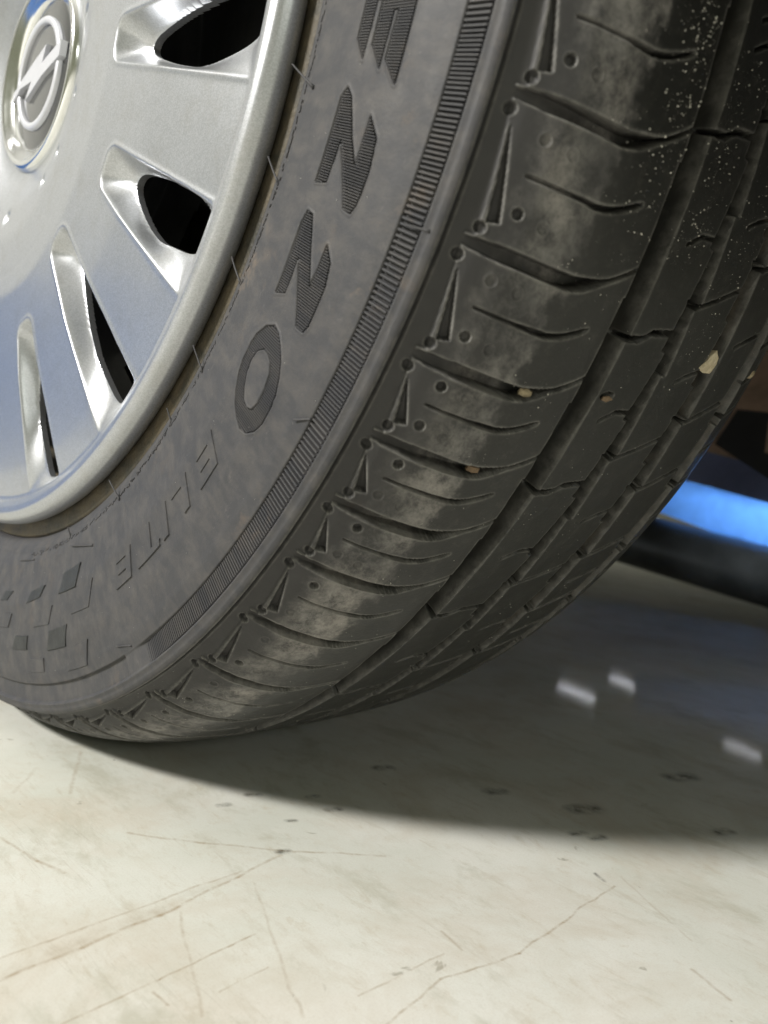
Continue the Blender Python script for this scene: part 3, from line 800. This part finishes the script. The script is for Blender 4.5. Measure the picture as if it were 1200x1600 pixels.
stone('small_stone', [(-2.6, -.9), (0, -1.1), (2.4, -.3), (2.6, .5), (0.2, 1.0), (-2.2, .5)], 153.4, -27.15, .8, M_BROWNST,
      'flat reddish brown stone set in the small torn pit on the second rib', 9)
h0_ = -1.0
stone('small_stone', [(-1.8, -1.6), (1.2, -1.8), (2.2, 0), (1.4, 1.8), (-1.2, 1.6), (-2.2, 0)], 238.0, -23.3, 2.6, M_TAN,
      'rounded olive tan stone at the far shoulder edge beside the brown arm', 12)

# ------------------------------------------------------------------ floor
def mat_floor():
    t = NT('worn_epoxy_floor'); b = t.b
    co = t.node('ShaderNodeTexCoord').outputs['Object']
    c = t.mix(t.ramp(t.noise(co, 5.5, 6, 0.62, .5), [(0.36, g(0)), (0.62, g(1))]), (0.60, 0.615, 0.555), (0.735, 0.73, 0.69))
    c = t.mix(t.math('MULTIPLY', t.ramp(t.noise(co, 13, 10, 0.72, .5), [(0.46, g(0)), (0.68, g(1))]), .65), c, (0.55, 0.495, 0.41))
    mpf = t.node('ShaderNodeMapping'); t.link(co, mpf.inputs[0]); mpf.inputs['Location'].default_value = (3.1, 1.7, 0); mpf.inputs['Rotation'].default_value = (0, 0, .6); mpf.inputs['Scale'].default_value = (1, 2.2, 1)
    c = t.mix(t.math('MULTIPLY', t.ramp(t.noise(mpf.outputs[0], 15, 10, 0.75, .3), [(0.52, g(0)), (0.66, g(1))]), .65), c, (0.45, 0.44, 0.36))
    c = t.mix(t.math('MULTIPLY', t.ramp(t.noise(mpf.outputs[0], 48, 10, 0.8, .4), [(0.55, g(0)), (0.70, g(1))]), .45), c, (0.47, 0.40, 0.29))
    c = t.mix(t.math('MULTIPLY', t.ramp(t.noise(co, 190, 8, 0.8, .3), [(0.58, g(0)), (0.72, g(1))]), .30), c, (0.42, 0.36, 0.27))
    def scratches(ang, sx, sy, lo, hi, seed, strength, col):
        nonlocal c
        mp = t.node('ShaderNodeMapping'); t.link(co, mp.inputs[0])
        mp.inputs['Rotation'].default_value = (0, 0, ang); mp.inputs['Scale'].default_value = (sx, sy, 1); mp.inputs['Location'].default_value = (seed, seed * .7, 0)
        n_ = t.noise(mp.outputs[0], 1.0, 3, .5, .25)
        # contour line of the stretched noise -> thin broken lines
        l_ = t.math('ABSOLUTE', t.math('SUBTRACT', n_, .5))
        f_ = t.ramp(l_, [(0.0, g(1)), (lo, g(0))])
        msk = t.ramp(t.noise(co, 9 + seed, 3, .6), [(.52, g(0)), (.62, g(1))])
        ff = t.math('MULTIPLY', t.math('MULTIPLY', f_, msk), strength)
        c = t.mix(ff, c, col); return ff
    wv = t.node('ShaderNodeTexNoise', i_Scale=60.0, i_Detail=4.0); t.link(co, wv.inputs['Vector'])
    wsub = t.node('ShaderNodeVectorMath', operation='MULTIPLY_ADD'); t.link(wv.outputs['Color'], wsub.inputs[0])
    wsub.inputs[1].default_value = (.0035, .0035, 0); t.link(co, wsub.inputs[2])
    flat = t.node('ShaderNodeVectorMath', operation='MULTIPLY'); t.link(wsub.outputs[0], flat.inputs[0]); flat.inputs[1].default_value = (1, 1, 0)
    pc = flat.outputs[0]
    brk = t.ramp(t.noise(co, 170, 5, .7), [(.36, g(.10)), (.62, g(1))])
    def segment(a_, b_, w_, st, col, soft=.5):
        nonlocal c
        a_ = (a_[0] + .0017, a_[1] + .0017, 0); b_ = (b_[0] + .0017, b_[1] + .0017, 0)
        ba = (b_[0] - a_[0], b_[1] - a_[1], 0); L2 = ba[0] ** 2 + ba[1] ** 2
        v1 = t.node('ShaderNodeVectorMath', operation='SUBTRACT'); t.link(pc, v1.inputs[0]); v1.inputs[1].default_value = a_
        v2 = t.node('ShaderNodeVectorMath', operation='DOT_PRODUCT'); t.link(v1.outputs[0], v2.inputs[0]); v2.inputs[1].default_value = ba
        h_ = t.node('ShaderNodeMath', operation='DIVIDE', use_clamp=True); t.link(v2.outputs['Value'], h_.inputs[0]); h_.inputs[1].default_value = L2
        v3 = t.node('ShaderNodeVectorMath', operation='SCALE'); v3.inputs[0].default_value = ba; t.link(h_.outputs[0], v3.inputs['Scale'])
        v4 = t.node('ShaderNodeVectorMath', operation='DISTANCE'); t.link(v1.outputs[0], v4.inputs[0]); t.link(v3.outputs[0], v4.inputs[1])
        mr = t.node('ShaderNodeMapRange'); t.link(v4.outputs['Value'], mr.inputs[0])
        mr.inputs[1].default_value = w_ * soft; mr.inputs[2].default_value = w_; mr.inputs[3].default_value = st; mr.inputs[4].default_value = 0
        f_ = t.math('MULTIPLY', mr.outputs[0], brk); c = t.mix(f_, c, col); return f_
    K1 = (0.36, 0.29, 0.20)
    def line(pts, w_, st, col=K1, soft=.15):
        w_ = w_ * 1.25; st = st * .85
        for a_, b_ in zip(pts[:-1], pts[1:]): f_ = segment(a_, b_, w_, st, col, soft)
        return f_
    f1 = line([(0.205, -0.085), (0.2008, -0.0381), (0.1989, -0.0135), (0.1926, 0.0183), (0.1883, 0.0403)], .0008, .9)
    line([(0.204, -0.085), (0.1988, -0.0381), (0.1969, -0.0135), (0.1906, 0.0183)], .0030, .28, K1, .1)
    line([(0.195, -0.075), (0.1921, -0.0204), (0.190, 0.0212)], .0006, .7)
    line([(0.2276, -0.0605), (0.2257, -0.028), (0.2234, 0.0045)], .0005, .9)
    line([(0.2753, 0.0048), (0.2703, 0.0347), (0.2759, 0.0633), (0.274, 0.0906), (0.2718, 0.1271)], .00055, .9)
    line([(0.1155, -0.0381), (0.1483, -0.0305), (0.1606, -0.027)], .0008, .7)
    line([(0.2006, -0.0079), (0.2205, -0.0159), (0.2449, -0.027)], .0006, .6)
    line([(0.1455, 0.0027), (0.1668, 0.0217), (0.1856, 0.0423), (0.2093, 0.0714)], .0008, .8)
    line([(0.1993, 0.0209), (0.2317, 0.0054), (0.2599, -0.0063)], .0006, .5)
    line([(0.2618, 0.0103), (0.2623, 0.0438)], .0005, .6)
    line([(0.2544, 0.0526), (0.2646, 0.0499)], .0006, .7)
    line([(0.3122, 0.1014), (0.3254, 0.0973)], .0008, .7)
    line([(0.2695, 0.1359), (0.3051, 0.1169)], .0006, .5)
    line([(0.1028, -0.0007), (0.062, 0.0208)], .0010, .6)
    line([(0.092, -0.0191), (0.0709, -0.0026)], .0009, .4)
    line([(0.2294, -0.0318), (0.2358, -0.0314)], .0006, .9)
    line([(0.2389, -0.0186), (0.2379, -0.0013)], .0004, .7)
    line([(0.2625, 0.1295), (0.2678, 0.1274)], .0010, .9, (.08, .07, .06))
    DK = (.035, .035, .022)
    for x_, y_, r_ in ((0.1867, 0.0423, .0016), (0.141, 0.0607, .0018), (0.1551, 0.0821, .0017), (0.1686, 0.0597, .0013), (0.1935, 0.1588, .0032), (0.228, 0.1791, .0046),
                       (0.2403, 0.1542, .0022), (0.2471, 0.1577, .0022), (0.2751, 0.2137, .0028), (0.2334, 0.2624, .0050), (0.1428, 0.0454, .0016), (0.1691, 0.0809, .0018), (0.1463, 0.1327, .003)):
        segment((x_ - r_ * .5, y_ - r_ * .9), (x_ + r_ * .3, y_ + r_ * 1.1), r_ * 1.5, .85, DK, .15)
    f3 = scratches(0.35, 5, 160, .006, 0, 1.0, .22, (0.34, 0.30, 0.24))
    f4 = scratches(-1.1, 5, 190, .006, 0, 4.0, .2, (0.34, 0.3, 0.24))
    f5 = scratches(1.7, 7, 230, .005, 0, 7.0, .2, (0.34, 0.3, 0.24))
    sp = t.ramp(t.noise(co, 210, 4, .6, .3), [(.735, g(0)), (.75, g(1))])
    c = t.mix(t.math('MULTIPLY', sp, .75), c, (0.10, 0.085, 0.06))
    fg = t.noise(co, 1400, 3, .7)
    c = t.mix(t.math('MULTIPLY', t.ramp(fg, [(.45, g(0)), (.70, g(1))]), .22), c, (0.46, 0.42, 0.35))
    smr = t.node('ShaderNodeMapping'); t.link(co, smr.inputs[0]); smr.inputs['Rotation'].default_value = (0, 0, -.35); smr.inputs['Scale'].default_value = (26, 110, 1)
    c = t.mix(t.math('MULTIPLY', t.ramp(t.noise(smr.outputs[0], 1, 6, .75, .3), [(.56, g(0)), (.70, g(1))]), .35), c, (0.44, 0.39, 0.30))
    sp2 = t.ramp(t.noise(co, 48, 3, .6, 1.0), [(.72, g(0)), (.76, g(1))])
    c = t.mix(t.math('MULTIPLY', sp2, .45), c, (0.16, 0.14, 0.08))
    t.link(c, b.inputs['Base Color'])
    t.link(t.math('ADD', t.math('MULTIPLY', t.noise(co, 40, 5, .7), .25), .60), b.inputs['Roughness'])
    b.inputs['Coat Weight'].default_value = .06; b.inputs['Coat Roughness'].default_value = .055
    b.inputs['Specular IOR Level'].default_value = .10
    hh = t.math('ADD', t.math('MULTIPLY', t.noise(co, 22, 4), .6), t.math('MULTIPLY', f1, -.5))
    t.link(t.bump(hh, .12, .001), b.inputs['Normal'])
    return t.m
M_FLOOR = mat_floor()
fl = mesh_obj('floor', [(-9, -9, 0), (9, -9, 0), (9, 9, 0), (-9, 9, 0)], [[0, 1, 2, 3]], M_FLOOR, None, False); fl['kind'] = 'structure'

# ------------------------------------------------------------------ things behind the wheel
def box(name, c, size, rot=(0, 0, 0), mat=None, parent=None, bev=.003):
    import bmesh
    bm = bmesh.new(); bmesh.ops.create_cube(bm, size=1)
    for v in bm.verts: v.co = Vector((v.co.x * size[0], v.co.y * size[1], v.co.z * size[2]))
    if bev: bmesh.ops.bevel(bm, geom=bm.edges[:], offset=bev, segments=2, affect='EDGES')
    M_ = Matrix.Translation(c) @ (Matrix.Rotation(rot[2], 4, 'Z') @ Matrix.Rotation(rot[1], 4, 'Y') @ Matrix.Rotation(rot[0], 4, 'X'))
    bm.transform(M_)
    me = bpy.data.meshes.new(name); bm.to_mesh(me); bm.free()
    if mat: me.materials.append(mat)
    for p_ in me.polygons: p_.use_smooth = False
    o = bpy.data.objects.new(name, me); COL.objects.link(o)
    if parent: o.parent = parent
    return o
M_BLUE = mat_simple('blue_lift_paint', (0.09, 0.29, 0.80), 0.6, 0.0, 0.2, 25, 0.1)
M_POST = mat_simple('dull_blue_paint', (0.06, 0.19, 0.56), 0.5, 0.0, 0.2, 5)
M_BLUEG = mat_simple('blue_grey_paint', (0.10, 0.12, 0.22), 0.5, 0.0, 0.3, 12)
M_PAD = mat_simple('grey_rubber_pad', (0.05, 0.055, 0.055), 0.4, 0.0, 0.5, 18, 0.2, col2=(0.025, 0.028, 0.028))
M_ARM = mat_simple('dusty_brown_steel', (0.34, 0.23, 0.16), 0.7, 0.0, 0.4, 25, 0.4)
M_BLOCKER = mat_simple('dark_blocker_paint', (0.03, 0.03, 0.032), 0.4, 0.0, 0.1, 20)  # only for the added light-blocking box

lift = tag(empty('car_lift_arm', (0.1, 1.0, 0)), 'bright blue painted lift arm over a rounded dark rubber pad behind the tyre', 'car lift')
def abs_child(o): o.parent = lift; o.matrix_parent_inverse = Matrix.Translation((-0.1, -1.0, 0)); return o
sl_ = .235
abs_child(box('arm_beam', (0.22, 1.04, 0.0780), (0.80, .08, .088), (0, sl_, 0), M_BLUE, None, .006))
abs_child(box('arm_bracket', (0.05, .80, 0.208), (.40, .03, .105), (0, .18, 0), M_BLUEG, None, .006))
def cyl_between(name, p0, p1, r, mat, seg=48, sy=1.0):
    p0 = np.array(p0); p1 = np.array(p1); d = p1 - p0; d = d / np.linalg.norm(d)
    a_ = np.cross(d, (0, 1, 0)); a_ /= np.linalg.norm(a_); b_ = np.cross(d, a_); V = []; F = []
    N_ = 12
    for i_ in range(N_ + 1):
        t = i_ / N_; p = p0 + (p1 - p0) * t
        rr_ = r * (1 if 0 < i_ < N_ else .9)
        for k_ in range(seg):
            an = 2 * math.pi * k_ / seg; V.append(p + rr_ * (math.cos(an) * a_ + sy * math.sin(an) * b_))
    for i_ in range(N_):
        for k_ in range(seg): F.append([i_ * seg + k_, i_ * seg + (k_ + 1) % seg, (i_ + 1) * seg + (k_ + 1) % seg, (i_ + 1) * seg + k_])
    F.append(list(range(seg))[::-1]); F.append([N_ * seg + k_ for k_ in range(seg)])
    return mesh_obj(name, np.array(V), F, mat, None, True)
abs_child(cyl_between('rubber_pad', (-0.26, 0.98, 0.090), (0.30, 0.98, 0.017), 0.040, M_PAD, sy=1.3))

sus = tag(empty('suspension_arm', (-0.05, 0.62, .2)), 'dusty brown suspension arm under the car, right of the tyre', 'suspension arm')
b_ = box('arm', (0.0, 0.0, 0.085), (.50, .10, .130), (0, .20, -.1), M_ARM, sus, .012)
box('bush', (-0.10, -0.02, 0.06), (.07, .12, .07), (0, .2, -.1), M_ARM, sus, .02)
mud_ = tag(empty('splash_shield', (0.15, .55, .15)), 'black underbody splash shield edge beside the brown arm', 'splash shield')
def prism(name, poly_xz, y0, y1, mat, parent):
    n = len(poly_xz); V = [(x, y0, z) for x, z in poly_xz] + [(x, y1, z) for x, z in poly_xz]
    F = [[k_, (k_ + 1) % n, n + (k_ + 1) % n, n + k_] for k_ in range(n)] + [list(range(n))[::-1], [n + k_ for k_ in range(n)]]
    return mesh_obj(name, np.array(V), F, mat, parent, False)
prism('panel', [(-.046, .045), (.25, -.12), (.25, .05), (-.03, .075)], 0, .012, M_BLACK, mud_)

# car body: wheel arch, side skirt and floor pan above and behind the wheel (casts the shade)
car = tag(empty('car_body', (0, 0, 0)), 'dark car body and wheel arch above the tyre', 'car')
def arch():
    V = []; F = []
    an = np.linspace(-18, 198, 60) * D2R
    for a_ in an:
        for (r, y) in ((.375, .020), (.375, .25)):
            V.append((r * math.cos(a_), y, r * math.sin(a_) + HW + .02))
    for k_ in range(len(an) - 1): F.append([2 * k_, 2 * k_ + 1, 2 * k_ + 3, 2 * k_ + 2])
    mesh_obj('arch_liner', np.array(V), F, M_BLACK, car, True)
arch()
def arch_wall():
    an = np.linspace(-10, 190, 60) * D2R
    V = [(r * math.cos(a_), .252, r * math.sin(a_) + HW + .02) for a_ in an for r in (.12, .42)]
    mesh_obj('arch_inner_wall', np.array(V), [[2 * k_, 2 * k_ + 1, 2 * k_ + 3, 2 * k_ + 2] for k_ in range(len(an) - 1)], M_BLACK, car, False)
arch_wall()
box('floor_pan', (-0.25, .80, .47), (2.6, 1.1, .02), (0, 0, 0), M_BLACK, car, .002)

# blue lift post beyond the car, seen mirrored in the hubcap
box('light_blocker', (0.470, .68, .46), (.17, 1.16, .56), (0, 0, 0), M_BLOCKER, car, .03)  # added box out of view, shaped to keep light off the upper tread
post = tag(box('lift_post', (-1.40, -.75, .21), (.5, 1.5, .42), (0, 0, 0), M_POST, None, .01), 'low wide blue lift post standing on the floor left of the wheel', 'lift post')

# far ceiling lamps that glint in the floor
def lamp(x, y, z, sx=.25, sy=.06, e=40):
    t = NT('lit_lamp'); t.b.inputs['Emission Color'].default_value = (.9, .92, 1, 1); t.b.inputs['Emission Strength'].default_value = e
    return box('lamp', (x, y, z), (sx, .05, sy), (0, -.10, 0), t.m, None, .005)

for k_, (x_, z_, a_, b2) in enumerate(((-1.753, .88, .21, .010), (-1.483, .763, .18, .010), (-.899, .91, .16, .009), (-.76, .80, .14, .009))):
    tag(lamp(x_, 3.5, z_, a_, b2, (38, 28, 26, 24)[k_]), ['longest lit wall lamp on the far dark wall', 'lit wall lamp right of the longest one on the far wall',
        'highest lit lamp on the far wall', 'rightmost lit lamp on the far wall'][k_], 'lamp', 'lamps on the far wall')
M_WALL = mat_simple('pale_workshop_wall', (0.72, 0.72, 0.70), .8, 0, .08, 2)
M_WALLD = mat_simple('dark_workshop_wall', (0.09, 0.09, 0.06), .8, 0, .2, 2)
def wall(name, x0, x1, y0, y1, mat):
    o = box(name, ((x0 + x1) / 2, (y0 + y1) / 2, 2.0), (x1 - x0, y1 - y0, 4.0), (0, 0, 0), mat, None, 0); o['kind'] = 'structure'
wall('wall', -4.6, -4.5, -6, 5, M_WALL)
wall('wall', -4.5, 6, 3.56, 3.7, M_WALLD)
wall('ceiling', 0, 1, 0, 1, M_WALL)
ce = bpy.data.objects['ceiling']; ce.data = ce.data.copy()
me_ = box('ceiling_', (-0.5, -0.5, 3.85), (8, 8, .1), (0, 0, 0), M_WALL, None, 0); ce.data = me_.data; bpy.data.objects.remove(me_)
area('ceiling_fill_light', (-1.5, -2.6, 3.0), (-1.5, -1.6, 3.8), 1.2, 0.2, 4, (1.0, 0.97, 0.88))  # added uplight that lifts the ceiling brightness
